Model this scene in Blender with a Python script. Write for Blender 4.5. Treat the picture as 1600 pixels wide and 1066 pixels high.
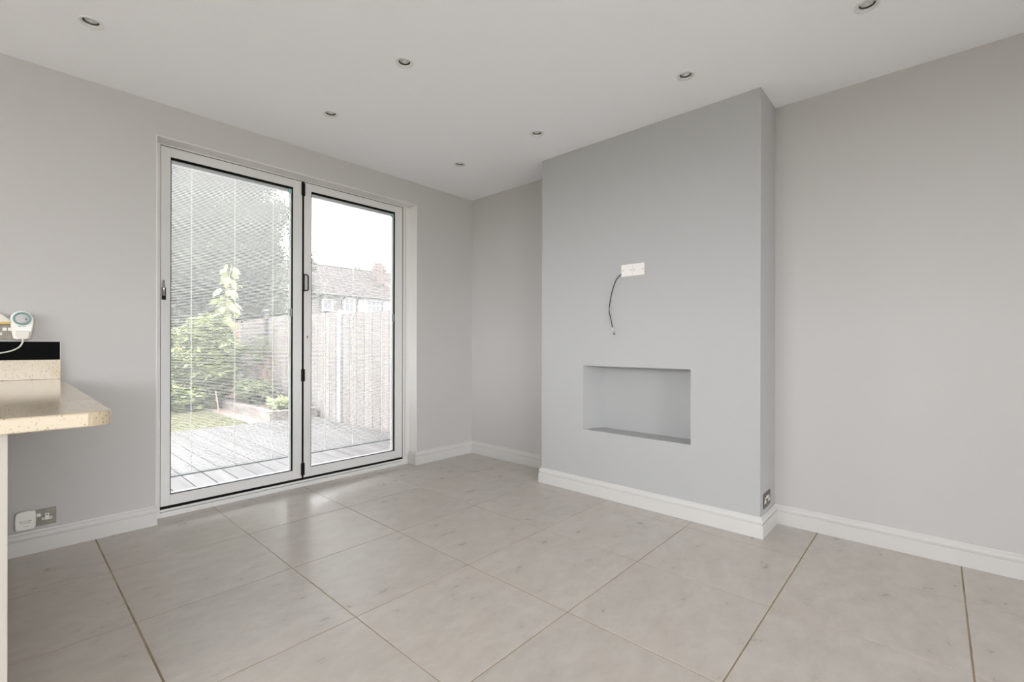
import bpy, bmesh, math, random
from mathutils import Vector, Matrix

random.seed(7)
for o in list(bpy.data.objects):
    bpy.data.objects.remove(o)
scene = bpy.context.scene
COL = scene.collection
PI = math.pi

# ------------------------------------------------------------------ camera
F_PX, YAW, CY, ROLL, EYE = 726.356, 0.8317, 539.36, 0.0021, 1.0906
cam_d = bpy.data.cameras.new('camera')
cam_d.sensor_fit = 'HORIZONTAL'
cam_d.sensor_width = 36.0
cam_d.lens = F_PX * 36.0 / 1600.0
cam_d.shift_y = (CY - 533.0) / 1600.0
cam_d.clip_start = 0.05
cam_d.clip_end = 400
cam = bpy.data.objects.new('camera', cam_d)
COL.objects.link(cam)
fw = Vector((math.sin(YAW), math.cos(YAW), 0))
rt = Vector((math.cos(YAW), -math.sin(YAW), 0))
up = Vector((0, 0, 1))
rr = math.cos(ROLL) * rt + math.sin(ROLL) * up
uu = -math.sin(ROLL) * rt + math.cos(ROLL) * up
m = Matrix.Identity(4)
for i in range(3):
    m[i][0], m[i][1], m[i][2] = rr[i], uu[i], -fw[i]
m[2][3] = EYE
cam.matrix_world = m
scene.camera = cam

# ------------------------------------------------------------------ world, lights, exposure
scene.view_settings.view_transform = 'Standard'
scene.view_settings.look = 'None'
scene.view_settings.exposure = 0.2
scene.view_settings.gamma = 1.0
scene.view_settings.use_curve_mapping = False
scene.cycles.use_denoising = True
scene.cycles.max_bounces = 24
scene.cycles.diffuse_bounces = 10
scene.cycles.glossy_bounces = 6
scene.cycles.transparent_max_bounces = 24
scene.cycles.sample_clamp_indirect = 8.0
scene.cycles.caustics_reflective = True
scene.cycles.blur_glossy = 1.0
scene.cycles.caustics_refractive = False

world = bpy.data.worlds.new('overcast_sky')
scene.world = world
world.use_nodes = True
bg = world.node_tree.nodes['Background']
bg.inputs['Color'].default_value = (0.965, 0.975, 1.0, 1)
bg.inputs['Strength'].default_value = 11.0


def area_light(name, loc, rot, sx, sy, power, col=(1, 1, 1), portal=False):
    d = bpy.data.lights.new(name, 'AREA')
    d.shape = 'RECTANGLE'
    d.size, d.size_y, d.energy, d.color = sx, sy, power, col
    if portal:
        d.cycles.is_portal = True
    o = bpy.data.objects.new(name, d)
    COL.objects.link(o)
    o.location, o.rotation_euler = loc, rot
    return o


# portals: they only guide sampling of the sky through the garden doors and the two added windows
area_light('added_rear_window_portal', (-0.225, -3.33, 1.165), (PI / 2, 0, 0), 3.15, 2.27, 1, portal=True)
area_light('added_side_window_portal', (-3.33, 1.05, 1.675), (0, -PI / 2, 0), 1.35, 3.9, 1, portal=True)
area_light('garden_door_portal', (1.585, 3.86, 1.2), (-PI / 2, 0, 0), 1.92, 2.36, 1, portal=True)


# ------------------------------------------------------------------ node materials
def srgb(r, g, b):
    def f(c):
        c /= 255.0
        return c / 12.92 if c <= 0.04045 else ((c + 0.055) / 1.055) ** 2.4
    return (f(r), f(g), f(b), 1.0)


def mul(c, k):
    return (min(1, c[0] * k), min(1, c[1] * k), min(1, c[2] * k), 1)


def mat(name, col, rough=0.5, metal=0.0, noise=None, bump=None, coat=0.0, spec=0.5, rand=0.0):
    """noise=(scale, second colour, detail); bump=(scale, strength); rand = per-object brightness spread"""
    ma = bpy.data.materials.new(name)
    ma.use_nodes = True
    nt = ma.node_tree
    b = nt.nodes['Principled BSDF']
    b.inputs['Base Color'].default_value = col
    b.inputs['Roughness'].default_value = rough
    b.inputs['Metallic'].default_value = metal
    b.inputs['Specular IOR Level'].default_value = spec
    b.inputs['Coat Weight'].default_value = coat
    tc = nt.nodes.new('ShaderNodeTexCoord')
    src = None
    if noise:
        n = nt.nodes.new('ShaderNodeTexNoise')
        n.inputs['Scale'].default_value = noise[0]
        n.inputs['Detail'].default_value = noise[2] if len(noise) > 2 else 4
        nt.links.new(tc.outputs['Object'], n.inputs['Vector'])
        r = nt.nodes.new('ShaderNodeValToRGB')
        r.color_ramp.elements[0].position = 0.35
        r.color_ramp.elements[1].position = 0.65
        r.color_ramp.elements[0].color = col
        r.color_ramp.elements[1].color = noise[1]
        nt.links.new(n.outputs['Fac'], r.inputs['Fac'])
        src = r.outputs['Color']
    if rand:
        oi = nt.nodes.new('ShaderNodeObjectInfo')
        mr = nt.nodes.new('ShaderNodeMapRange')
        mr.inputs['To Min'].default_value = 1 - rand
        mr.inputs['To Max'].default_value = 1 + rand
        nt.links.new(oi.outputs['Random'], mr.inputs['Value'])
        hs = nt.nodes.new('ShaderNodeHueSaturation')
        hs.inputs['Color'].default_value = col
        if src:
            nt.links.new(src, hs.inputs['Color'])
        nt.links.new(mr.outputs['Result'], hs.inputs['Value'])
        src = hs.outputs['Color']
    if src:
        nt.links.new(src, b.inputs['Base Color'])
    if bump:
        n2 = nt.nodes.new('ShaderNodeTexNoise')
        n2.inputs['Scale'].default_value = bump[0]
        n2.inputs['Detail'].default_value = 5
        nt.links.new(tc.outputs['Object'], n2.inputs['Vector'])
        bp = nt.nodes.new('ShaderNodeBump')
        bp.inputs['Strength'].default_value = bump[1]
        bp.inputs['Distance'].default_value = 0.01
        nt.links.new(n2.outputs['Fac'], bp.inputs['Height'])
        nt.links.new(bp.outputs['Normal'], b.inputs['Normal'])
    return ma


def glass_mat(name, tint, refl=0.06):
    ma = bpy.data.materials.new(name)
    ma.use_nodes = True
    nt = ma.node_tree
    nt.nodes.clear()
    out = nt.nodes.new('ShaderNodeOutputMaterial')
    mix = nt.nodes.new('ShaderNodeMixShader')
    tr = nt.nodes.new('ShaderNodeBsdfTransparent')
    gl = nt.nodes.new('ShaderNodeBsdfGlossy')
    fr = nt.nodes.new('ShaderNodeFresnel')
    fr.inputs['IOR'].default_value = 1.45
    tr.inputs['Color'].default_value = tint
    gl.inputs['Roughness'].default_value = 0.0
    nt.links.new(fr.outputs['Fac'], mix.inputs['Fac'])
    nt.links.new(tr.outputs['BSDF'], mix.inputs[1])
    nt.links.new(gl.outputs['BSDF'], mix.inputs[2])
    nt.links.new(mix.outputs['Shader'], out.inputs['Surface'])
    return ma


def leaf_mat(name, a, b, trans=0.35):
    ma = bpy.data.materials.new(name)
    ma.use_nodes = True
    nt = ma.node_tree
    p = nt.nodes['Principled BSDF']
    out = nt.nodes['Material Output']
    p.inputs['Roughness'].default_value = 0.45
    at = nt.nodes.new('ShaderNodeAttribute')
    at.attribute_name = 'tone'
    r = nt.nodes.new('ShaderNodeValToRGB')
    r.color_ramp.elements[0].color = a
    r.color_ramp.elements[1].color = b
    nt.links.new(at.outputs['Fac'], r.inputs['Fac'])
    nt.links.new(r.outputs['Color'], p.inputs['Base Color'])
    tl = nt.nodes.new('ShaderNodeBsdfTranslucent')
    nt.links.new(r.outputs['Color'], tl.inputs['Color'])
    mx = nt.nodes.new('ShaderNodeMixShader')
    mx.inputs['Fac'].default_value = trans
    nt.links.new(p.outputs['BSDF'], mx.inputs[1])
    nt.links.new(tl.outputs['BSDF'], mx.inputs[2])
    nt.links.new(mx.outputs['Shader'], out.inputs['Surface'])
    return ma


def tile_mat():
    ma = bpy.data.materials.new('stone_porcelain')
    ma.use_nodes = True
    nt = ma.node_tree
    L = nt.links
    b = nt.nodes['Principled BSDF']
    geo = nt.nodes.new('ShaderNodeTexCoord')
    oi = nt.nodes.new('ShaderNodeObjectInfo')
    add = nt.nodes.new('ShaderNodeVectorMath')
    add.operation = 'MULTIPLY_ADD'
    add.inputs[1].default_value = (1, 1, 1)
    sc = nt.nodes.new('ShaderNodeMath')
    sc.operation = 'MULTIPLY'
    sc.inputs[1].default_value = 37.0
    L.new(oi.outputs['Random'], sc.inputs[0])
    L.new(geo.outputs['Object'], add.inputs[0])
    L.new(sc.outputs[0], add.inputs[2])
    n1 = nt.nodes.new('ShaderNodeTexNoise')
    n1.inputs['Scale'].default_value = 11.0
    n1.inputs['Detail'].default_value = 6
    n1.inputs['Roughness'].default_value = 0.66
    n1.inputs['Distortion'].default_value = 0.25
    mpt = nt.nodes.new('ShaderNodeMapping')
    mpt.inputs['Scale'].default_value = (0.8, 1.25, 1.0)
    L.new(add.outputs[0], mpt.inputs['Vector'])
    L.new(mpt.outputs['Vector'], n1.inputs['Vector'])
    r1 = nt.nodes.new('ShaderNodeValToRGB')
    r1.color_ramp.elements[0].position = 0.36
    r1.color_ramp.elements[1].position = 0.66
    r1.color_ramp.elements[0].color = TILE_A
    r1.color_ramp.elements[1].color = TILE_B
    L.new(n1.outputs['Fac'], r1.inputs['Fac'])
    # broad warm clouding over the fine mottling
    n2 = nt.nodes.new('ShaderNodeTexNoise')
    n2.inputs['Scale'].default_value = 2.6
    n2.inputs['Detail'].default_value = 3
    L.new(add.outputs[0], n2.inputs['Vector'])
    r2 = nt.nodes.new('ShaderNodeMapRange')
    r2.inputs['From Min'].default_value = 0.4
    r2.inputs['From Max'].default_value = 0.8
    r2.inputs['To Max'].default_value = 0.45
    L.new(n2.outputs['Fac'], r2.inputs['Value'])
    mx = nt.nodes.new('ShaderNodeMixRGB')
    mx.inputs['Color2'].default_value = TILE_V
    L.new(r2.outputs['Result'], mx.inputs['Fac'])
    L.new(r1.outputs['Color'], mx.inputs['Color1'])
    hs = nt.nodes.new('ShaderNodeHueSaturation')
    mr = nt.nodes.new('ShaderNodeMapRange')
    mr.inputs['To Min'].default_value = 0.965
    mr.inputs['To Max'].default_value = 1.03
    L.new(oi.outputs['Random'], mr.inputs['Value'])
    L.new(mr.outputs['Result'], hs.inputs['Value'])
    L.new(mx.outputs['Color'], hs.inputs['Color'])
    L.new(hs.outputs['Color'], b.inputs['Base Color'])
    rm = nt.nodes.new('ShaderNodeMapRange')
    rm.inputs['To Min'].default_value = 0.24
    rm.inputs['To Max'].default_value = 0.34
    L.new(n1.outputs['Fac'], rm.inputs['Value'])
    L.new(rm.outputs['Result'], b.inputs['Roughness'])
    bp = nt.nodes.new('ShaderNodeBump')
    bp.inputs['Strength'].default_value = 0.015
    bp.inputs['Distance'].default_value = 0.01
    L.new(n1.outputs['Fac'], bp.inputs['Height'])
    L.new(bp.outputs['Normal'], b.inputs['Normal'])
    return ma


def quartz_mat():
    ma = bpy.data.materials.new('cream_speckled_quartz')
    ma.use_nodes = True
    nt = ma.node_tree
    L = nt.links
    b = nt.nodes['Principled BSDF']
    b.inputs['Roughness'].default_value = 0.12
    tc = nt.nodes.new('ShaderNodeTexCoord')
    v = nt.nodes.new('ShaderNodeTexVoronoi')
    v.inputs['Scale'].default_value = 130
    L.new(tc.outputs['Object'], v.inputs['Vector'])
    r = nt.nodes.new('ShaderNodeValToRGB')
    e = r.color_ramp.elements
    e[0].position, e[0].color = 0.0, (1, 1, 1, 1)
    e[1].position, e[1].color = 0.38, (0, 0, 0, 1)
    L.new(v.outputs['Distance'], r.inputs['Fac'])
    # only some cells carry a fleck
    sep = nt.nodes.new('ShaderNodeSeparateColor')
    L.new(v.outputs['Color'], sep.inputs['Color'])
    gt = nt.nodes.new('ShaderNodeMath')
    gt.operation = 'GREATER_THAN'
    gt.inputs[1].default_value = 0.42
    L.new(sep.outputs['Red'], gt.inputs[0])
    ml = nt.nodes.new('ShaderNodeMath')
    ml.operation = 'MULTIPLY'
    L.new(gt.outputs[0], ml.inputs[0])
    L.new(r.outputs['Color'], ml.inputs[1])
    mx = nt.nodes.new('ShaderNodeMixRGB')
    mx.inputs['Color1'].default_value = srgb(198, 183, 157)
    mx.inputs['Color2'].default_value = srgb(112, 84, 54)
    L.new(ml.outputs[0], mx.inputs['Fac'])
    L.new(mx.outputs['Color'], b.inputs['Base Color'])
    return ma


def wood_mat(name, a, b_, along, rough=0.7, rand=0.12, scale=9.0):
    """weathered board; grain stretched along axis index `along`"""
    ma = bpy.data.materials.new(name)
    ma.use_nodes = True
    nt = ma.node_tree
    L = nt.links
    b = nt.nodes['Principled BSDF']
    b.inputs['Roughness'].default_value = rough
    tc = nt.nodes.new('ShaderNodeTexCoord')
    mp = nt.nodes.new('ShaderNodeMapping')
    s = [scale * 2.2] * 3
    s[along] = scale * 0.16
    mp.inputs['Scale'].default_value = s
    oi = nt.nodes.new('ShaderNodeObjectInfo')
    add = nt.nodes.new('ShaderNodeVectorMath')
    sc = nt.nodes.new('ShaderNodeMath')
    sc.operation = 'MULTIPLY'
    sc.inputs[1].default_value = 53.0
    L.new(oi.outputs['Random'], sc.inputs[0])
    L.new(tc.outputs['Object'], add.inputs[0])
    L.new(sc.outputs[0], add.inputs[1])
    L.new(add.outputs[0], mp.inputs['Vector'])
    n = nt.nodes.new('ShaderNodeTexNoise')
    n.inputs['Scale'].default_value = 1.0
    n.inputs['Detail'].default_value = 6
    L.new(mp.outputs['Vector'], n.inputs['Vector'])
    r = nt.nodes.new('ShaderNodeValToRGB')
    r.color_ramp.elements[0].position = 0.34
    r.color_ramp.elements[1].position = 0.66
    r.color_ramp.elements[0].color = a
    r.color_ramp.elements[1].color = b_
    L.new(n.outputs['Fac'], r.inputs['Fac'])
    hs = nt.nodes.new('ShaderNodeHueSaturation')
    mr = nt.nodes.new('ShaderNodeMapRange')
    mr.inputs['To Min'].default_value = 1 - rand
    mr.inputs['To Max'].default_value = 1 + rand * 0.5
    L.new(oi.outputs['Random'], mr.inputs['Value'])
    L.new(mr.outputs['Result'], hs.inputs['Value'])
    L.new(r.outputs['Color'], hs.inputs['Color'])
    L.new(hs.outputs['Color'], b.inputs['Base Color'])
    bp = nt.nodes.new('ShaderNodeBump')
    bp.inputs['Strength'].default_value = 0.25
    bp.inputs['Distance'].default_value = 0.005
    L.new(n.outputs['Fac'], bp.inputs['Height'])
    L.new(bp.outputs['Normal'], b.inputs['Normal'])
    return ma


def roof_mat():
    ma = bpy.data.materials.new('clay_roof_tiles')
    ma.use_nodes = True
    nt = ma.node_tree
    L = nt.links
    b = nt.nodes['Principled BSDF']
    b.inputs['Roughness'].default_value = 0.85
    tc = nt.nodes.new('ShaderNodeTexCoord')
    br = nt.nodes.new('ShaderNodeTexBrick')
    br.inputs['Scale'].default_value = 1.0
    br.inputs['Brick Width'].default_value = 0.26
    br.inputs['Row Height'].default_value = 0.2
    br.inputs['Mortar Size'].default_value = 0.02
    br.inputs['Color1'].default_value = srgb(61, 52, 49)
    br.inputs['Color2'].default_value = srgb(53, 44, 43)
    br.inputs['Mortar'].default_value = srgb(39, 33, 32)
    L.new(tc.outputs['Object'], br.inputs['Vector'])
    L.new(br.outputs['Color'], b.inputs['Base Color'])
    return ma


TILE_A, TILE_B, TILE_V = srgb(184, 178, 170), srgb(197, 192, 184), srgb(192, 182, 170)
M = {
    'wall': mat('light_grey_wall_paint', srgb(195, 193, 191), 0.85, bump=(220, 0.03)),
    'chimney': mat('mid_grey_wall_paint', srgb(179, 180, 180), 0.75, bump=(220, 0.03)),
    'ceiling': mat('white_ceiling_paint', srgb(245, 246, 249), 0.9),
    'reveal': mat('white_reveal_paint', srgb(226, 225, 222), 0.6),
    'skirting': mat('white_satin_wood_paint', srgb(208, 207, 204), 0.4),
    'tile': tile_mat(),
    'grout': mat('beige_grout', srgb(138, 120, 94), 0.9, noise=(4, srgb(172, 156, 130))),
    'frame': mat('white_powder_coat', srgb(222, 222, 220), 0.35),
    'black': mat('black_rubber', srgb(14, 14, 15), 0.6, spec=0.1),
    'blackmetal': mat('black_metal', srgb(12, 12, 13), 0.5, spec=0.2),
    'glass': glass_mat('clear_glass', (0.98, 0.98, 0.98, 1)),
    'slat': mat('white_blind_slat', srgb(246, 246, 245), 0.5),
    'string': leaf_mat('white_blind_string', srgb(244, 244, 242), srgb(244, 244, 242), 0.5),
    'rail': mat('pale_grey_blind_rail', srgb(228, 231, 231), 0.4),
    'railgrey': mat('grey_blind_bottom_rail', srgb(150, 158, 160), 0.4),
    'tealplastic': mat('pale_teal_plastic', srgb(150, 186, 180), 0.3),
    'chrome': mat('chrome', srgb(200, 198, 200), 0.18, 1.0),
    'steel': mat('brushed_steel', srgb(122, 117, 107), 0.45, 0.8, noise=(40, srgb(110, 105, 97))),
    'plastic': mat('white_plastic', srgb(236, 234, 229), 0.35),
    'offplastic': mat('cream_white_plastic', srgb(224, 220, 208), 0.4),
    'yellow': mat('yellowed_plastic', srgb(214, 178, 92), 0.4),
    'hole': mat('dark_socket_hole', srgb(26, 22, 20), 0.8),
    'grey': mat('grey_plastic', srgb(150, 150, 148), 0.5),
    'teal': mat('teal_dial_ring', srgb(120, 160, 156), 0.4),
    'dial': mat('pale_grey_dial', srgb(206, 204, 204), 0.4, noise=(600, srgb(180, 180, 182))),
    'quartz': quartz_mat(),
    'blackgloss': mat('black_gloss_panel', srgb(5, 5, 6), 0.5, noise=(60, srgb(8, 9, 9)), spec=0.05),
    'cabinet': mat('white_cabinet_lacquer', srgb(184, 178, 168), 0.35),
    'darkring': mat('dark_lamp_ring', srgb(62, 64, 60), 0.5),
    'lamp': mat('frosted_lamp_lens', srgb(206, 209, 206), 0.35),
    'deck': wood_mat('weathered_deck_wood', srgb(71, 71, 70), srgb(91, 89, 89), 1, rand=0.16),
    'fence': wood_mat('weathered_fence_wood', srgb(108, 98, 91), srgb(127, 125, 124), 2, rand=0.2, scale=14.0),
    'fenceorange': wood_mat('fresh_fence_wood', srgb(140, 104, 83), srgb(151, 120, 101), 2, rand=0.1),
    'post': mat('concrete_post', srgb(140, 140, 140), 0.9, noise=(20, srgb(128, 128, 128))),
    'darkpost': mat('dark_timber_post', srgb(72, 68, 67), 0.85, noise=(20, srgb(59, 56, 54))),
    'sleeper': wood_mat('old_sleeper_wood', srgb(101, 94, 90), srgb(137, 130, 124), 1, rand=0.15),
    'soil': mat('soil', srgb(75, 62, 56), 0.95, noise=(14, srgb(96, 83, 75)), bump=(40, 0.6)),
    'path': mat('pinkish_earth_path', srgb(134, 114, 108), 0.95, noise=(18, srgb(117, 98, 91)), bump=(60, 0.4)),
    'bounce_paving': mat('pale_bounce_paving', srgb(222, 219, 214), 0.85, noise=(3, srgb(208, 205, 199))),
    'turf': mat('green_turf', srgb(100, 103, 74), 0.9, noise=(7, srgb(114, 115, 87)), bump=(160, 0.5)),
    'blade': leaf_mat('grass_blades', srgb(95, 102, 69), srgb(128, 124, 102)),
    'ground': mat('rough_ground', srgb(88, 88, 72), 0.95, noise=(2, srgb(106, 99, 81))),
    'bark': mat('bark', srgb(81, 72, 64), 0.9, noise=(12, srgb(62, 54, 47)), bump=(30, 0.5)),
    'twig': mat('dry_twig', srgb(138, 120, 106), 0.9),
    'leafdark': leaf_mat('dark_tree_leaf', srgb(54, 62, 49), srgb(101, 109, 91)),
    'leafbright': leaf_mat('bright_shrub_leaf', srgb(105, 123, 71), srgb(158, 166, 117)),
    'leafmid': leaf_mat('mid_green_leaf', srgb(83, 97, 64), srgb(129, 136, 102)),
    'leafpale': leaf_mat('pale_bedding_leaf', srgb(137, 155, 99), srgb(189, 194, 153)),
    'petal': mat('yellow_petal', srgb(188, 170, 102), 0.6),
    'brick': mat('orange_brick', srgb(106, 90, 83), 0.9, noise=(9, srgb(93, 77, 70))),
    'coping': mat('terracotta', srgb(101, 83, 77), 0.85),
    'render': mat('white_house_render', srgb(164, 164, 164), 0.9),
    'pebble': mat('grey_pebbledash', srgb(101, 98, 94), 0.95, noise=(5, srgb(88, 85, 81))),
    'roof': roof_mat(),
    'gutter': mat('grey_gutter', srgb(65, 64, 65), 0.6),
    'winglass': mat('far_window_glass', srgb(65, 68, 73), 0.2, noise=(1.5, srgb(81, 85, 89))),
    'aerial': mat('aerial_metal', srgb(94, 91, 91), 0.5, 0.5),
}


# ------------------------------------------------------------------ mesh helpers
class MB:
    def __init__(self):
        self.v, self.f = [], []

    def box(self, x0, x1, y0, y1, z0, z1):
        n = len(self.v)
        self.v += [(x0, y0, z0), (x1, y0, z0), (x1, y1, z0), (x0, y1, z0), (x0, y0, z1), (x1, y0, z1), (x1, y1, z1), (x0, y1, z1)]
        self.f += [tuple(n + i for i in q) for q in ((0, 3, 2, 1), (4, 5, 6, 7), (0, 1, 5, 4), (1, 2, 6, 5), (2, 3, 7, 6), (3, 0, 4, 7))]
        return self

    def prism(self, pts, axis, a, b):
        """polygon pts (2-D) extruded along axis from a to b"""
        n = len(self.v)
        k = len(pts)

        def P(p, t):
            q = list(p)
            q.insert(axis, t)
            return tuple(q)
        self.v += [P(p, a) for p in pts] + [P(p, b) for p in pts]
        self.f.append(tuple(n + i for i in range(k))[::-1])
        self.f.append(tuple(n + k + i for i in range(k)))
        for i in range(k):
            j = (i + 1) % k
            self.f.append((n + i, n + j, n + k + j, n + k + i))
        return self

    def tube(self, pts, radii, seg=8, cap=True):
        pts = [Vector(p) for p in pts]
        if not isinstance(radii, (list, tuple)):
            radii = [radii] * len(pts)
        n = len(self.v)
        ref = None
        for i, p in enumerate(pts):
            t = (pts[min(i + 1, len(pts) - 1)] - pts[max(i - 1, 0)]).normalized()
            if ref is None:
                ref = Vector((0, 0, 1)) if abs(t.z) < 0.9 else Vector((1, 0, 0))
            a = t.cross(ref).normalized()
            b = a.cross(t).normalized()
            ref = b
            for s in range(seg):
                w = 2 * PI * s / seg
                self.v.append(tuple(p + radii[i] * (math.cos(w) * a + math.sin(w) * b)))
        for i in range(len(pts) - 1):
            for s in range(seg):
                s2 = (s + 1) % seg
                self.f.append((n + i * seg + s, n + i * seg + s2, n + (i + 1) * seg + s2, n + (i + 1) * seg + s))
        if cap:
            self.f.append(tuple(n + s for s in range(seg))[::-1])
            e = n + (len(pts) - 1) * seg
            self.f.append(tuple(e + s for s in range(seg)))
        return self

    def lathe(self, prof, c=(0, 0, 0), axis=2, seg=32):
        """profile of (radius, height) turned about `axis` through c; open profile"""
        n = len(self.v)
        for r, hgt in prof:
            for s in range(seg):
                w = 2 * PI * s / seg
                q = [r * math.cos(w), r * math.sin(w)]
                q.insert(axis, hgt)
                self.v.append((c[0] + q[0], c[1] + q[1], c[2] + q[2]))
        for i in range(len(prof) - 1):
            for s in range(seg):
                s2 = (s + 1) % seg
                self.f.append((n + i * seg + s, n + i * seg + s2, n + (i + 1) * seg + s2, n + (i + 1) * seg + s))
        return self

    def mesh(self, name, material, smooth=False, bevel=0, bseg=2):
        me = bpy.data.meshes.new(name)
        me.from_pydata(self.v, [], self.f)
        bm = bmesh.new()
        bm.from_mesh(me)
        bmesh.ops.recalc_face_normals(bm, faces=bm.faces)
        if bevel:
            ed = [e for e in bm.edges if len(e.link_faces) == 2 and e.calc_face_angle(0) > 0.5]
            bmesh.ops.bevel(bm, geom=ed, offset=bevel, segments=bseg, profile=0.5, affect='EDGES', clamp_overlap=True)
        bm.to_mesh(me)
        bm.free()
        me.materials.append(material)
        if smooth:
            for p in me.polygons:
                p.use_smooth = True
        return me

    def build(self, name, material, parent=None, smooth=False, bevel=0, bseg=2, **kw):
        o = bpy.data.objects.new(name, self.mesh(name, material, smooth, bevel, bseg))
        COL.objects.link(o)
        if parent:
            o.parent = parent
        if kw:
            tag(o, **kw)
        return o


def tag(o, label=None, cat=None, group=None, kind=None):
    if label:
        o['label'] = label
    if cat:
        o['category'] = cat
    if group:
        o['group'] = group
    if kind:
        o['kind'] = kind
    return o


def empty(name, loc=(0, 0, 0), rot=(0, 0, 0), parent=None, **kw):
    o = bpy.data.objects.new(name, None)
    o.empty_display_size = 0.05
    COL.objects.link(o)
    o.location, o.rotation_euler = loc, rot
    o.parent = parent
    if kw:
        tag(o, **kw)
    return o


def link_mesh(name, me, parent=None, loc=(0, 0, 0), rot=(0, 0, 0)):
    o = bpy.data.objects.new(name, me)
    COL.objects.link(o)
    o.parent = parent
    o.location, o.rotation_euler = loc, rot
    return o


def copy_tree(o, parent=None):
    c = o.copy()
    COL.objects.link(c)
    c.parent = parent
    for ch in [k for k in o.children]:
        copy_tree(ch, c)
    return c


def rounded_rect(x0, x1, y0, y1, r, n=5, corners=(1, 1, 1, 1)):
    """counter-clockwise from lower-left; corners = ll, lr, ur, ul rounded?"""
    out = []
    cs = [((x0 + r, y0 + r), PI, corners[0], (x0, y0)), ((x1 - r, y0 + r), 1.5 * PI, corners[1], (x1, y0)),
          ((x1 - r, y1 - r), 0, corners[2], (x1, y1)), ((x0 + r, y1 - r), 0.5 * PI, corners[3], (x0, y1))]
    for (cx, cy), a0, on, raw in cs:
        if on:
            out += [(cx + r * math.cos(a0 + 0.5 * PI * i / n), cy + r * math.sin(a0 + 0.5 * PI * i / n)) for i in range(n + 1)]
        else:
            out.append(raw)
    return out


# ------------------------------------------------------------------ room shell
XR, YB, ZC = 3.220, 3.488, 2.559          # right wall, garden-door wall, ceiling
XL, YR = -3.20, -3.20                     # kitchen side wall, rear wall
OX0, OX1, OZ = 0.629, 2.541, 2.360        # garden door opening
YD = 3.600                                # face of the door leaves
YO = 3.800                                # outer face of the garden wall
CX, CY0, CY1 = 2.900, 0.735, 2.320        # chimney breast
T = 0.12

b = MB()
b.box(XL - T, OX0, YB, YO, -0.2, ZC + 0.1)
b.box(OX1, XR + T, YB, YO, -0.2, ZC + 0.1)
b.box(OX0, OX1, YB, YO, OZ, ZC + 0.1)
b.box(OX0, OX1, YD + 0.01, YO, -0.2, -0.001)
b.build('wall_back', M['wall'], label='pale grey painted wall around the glazed garden doors', cat='wall', kind='structure')

# smooth white plaster lining of the door opening
b = MB()
b.box(OX0 - 0.001, OX0 + 0.004, YB - 0.001, YD + 0.02, 0, OZ)
b.box(OX1 - 0.004, OX1 + 0.001, YB - 0.001, YD + 0.02, 0, OZ)
b.box(OX0 - 0.001, OX1 + 0.001, YB - 0.001, YD + 0.02, OZ - 0.004, OZ + 0.001)
b.build('trim_1', M['reveal'], label='white plaster lining of the garden door opening', cat='trim', kind='structure')

MB().box(XR, XR + T, YR - T, YB, -0.2, ZC + 0.1).build('wall_right', M['wall'], label='plain pale grey wall on both sides of the chimney breast', cat='wall', kind='structure')


def wall_with_hole(name, axis, pos, a0, a1, h0, h1, z0, z1, label):
    """wall slab normal to `axis`, thickness T outward, hole from h0..h1 and z0..z1"""
    b = MB()

    def bx(u0, u1, w0, w1):
        if axis == 0:
            b.box(pos - T, pos, u0, u1, w0, w1)
        else:
            b.box(u0, u1, pos - T, pos, w0, w1)
    bx(a0, h0, -0.2, ZC + 0.1)
    bx(h1, a1, -0.2, ZC + 0.1)
    bx(h0, h1, -0.2, z0)
    bx(h0, h1, z1, ZC + 0.1)
    return b.build(name, M['wall'], label=label, cat='wall', kind='structure')


wall_with_hole('wall_left', 0, XL, YR, YB, -0.9, 3.0, 1.0, 2.35, 'pale grey kitchen side wall with an added daylight opening')
wall_with_hole('wall_rear', 1, YR, XL - T, XR, -1.8, 1.35, 0.03, 2.3, 'pale grey rear wall opposite the garden doors')


def added_window(name, axis, pos, h0, h1, z0, z1, label):
    w = empty(name, (0, 0, 0), label=label, cat='window', kind='structure')

    def bx(u0, u1, w0, w1, d0, d1, nm, m_):
        b = MB()
        if axis == 0:
            b.box(pos - d1, pos - d0, u0, u1, w0, w1)
        else:
            b.box(u0, u1, pos - d1, pos - d0, w0, w1)
        return b.build(nm, M[m_], w)
    fr = 0.06
    bx(h0, h0 + fr, z0, z1, 0.07, 0.12, 'frame_side', 'frame')
    bx(h1 - fr, h1, z0, z1, 0.07, 0.12, 'frame_side', 'frame')
    mid = (h0 + h1) / 2
    bx(mid - fr / 2, mid + fr / 2, z0 + fr, z1 - fr, 0.07, 0.12, 'mullion', 'frame')
    bx(h0 + fr, h1 - fr, z0, z0 + fr, 0.07, 0.12, 'frame_bottom', 'frame')
    bx(h0 + fr, h1 - fr, z1 - fr, z1, 0.07, 0.12, 'frame_top', 'frame')
    bx(h0 + fr, mid - fr / 2, z0 + fr, z1 - fr, 0.092, 0.098, 'pane', 'glass')
    bx(mid + fr / 2, h1 - fr, z0 + fr, z1 - fr, 0.092, 0.098, 'pane', 'glass')


added_window('added_window_1', 0, XL, -0.9, 3.0, 1.0, 2.35, 'added white framed two-pane window for daylight in the kitchen side wall')  # unseen window, added and sized to let more daylight into the room
added_window('added_window_2', 1, YR, -1.8, 1.35, 0.03, 2.3, 'added white framed full-height two-pane glazing for daylight in the rear wall')  # unseen glazing behind the camera, added to brighten the room with sky light

# ceiling with round cut-outs for the downlights
LAMPS = [(0.271, 2.851), (1.407, 2.847), (2.503, 2.860), (1.409, 2.046), (2.497, 2.046), (2.503, 1.008), (2.512, 0.221)]
HOLE_R = 0.034


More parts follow.
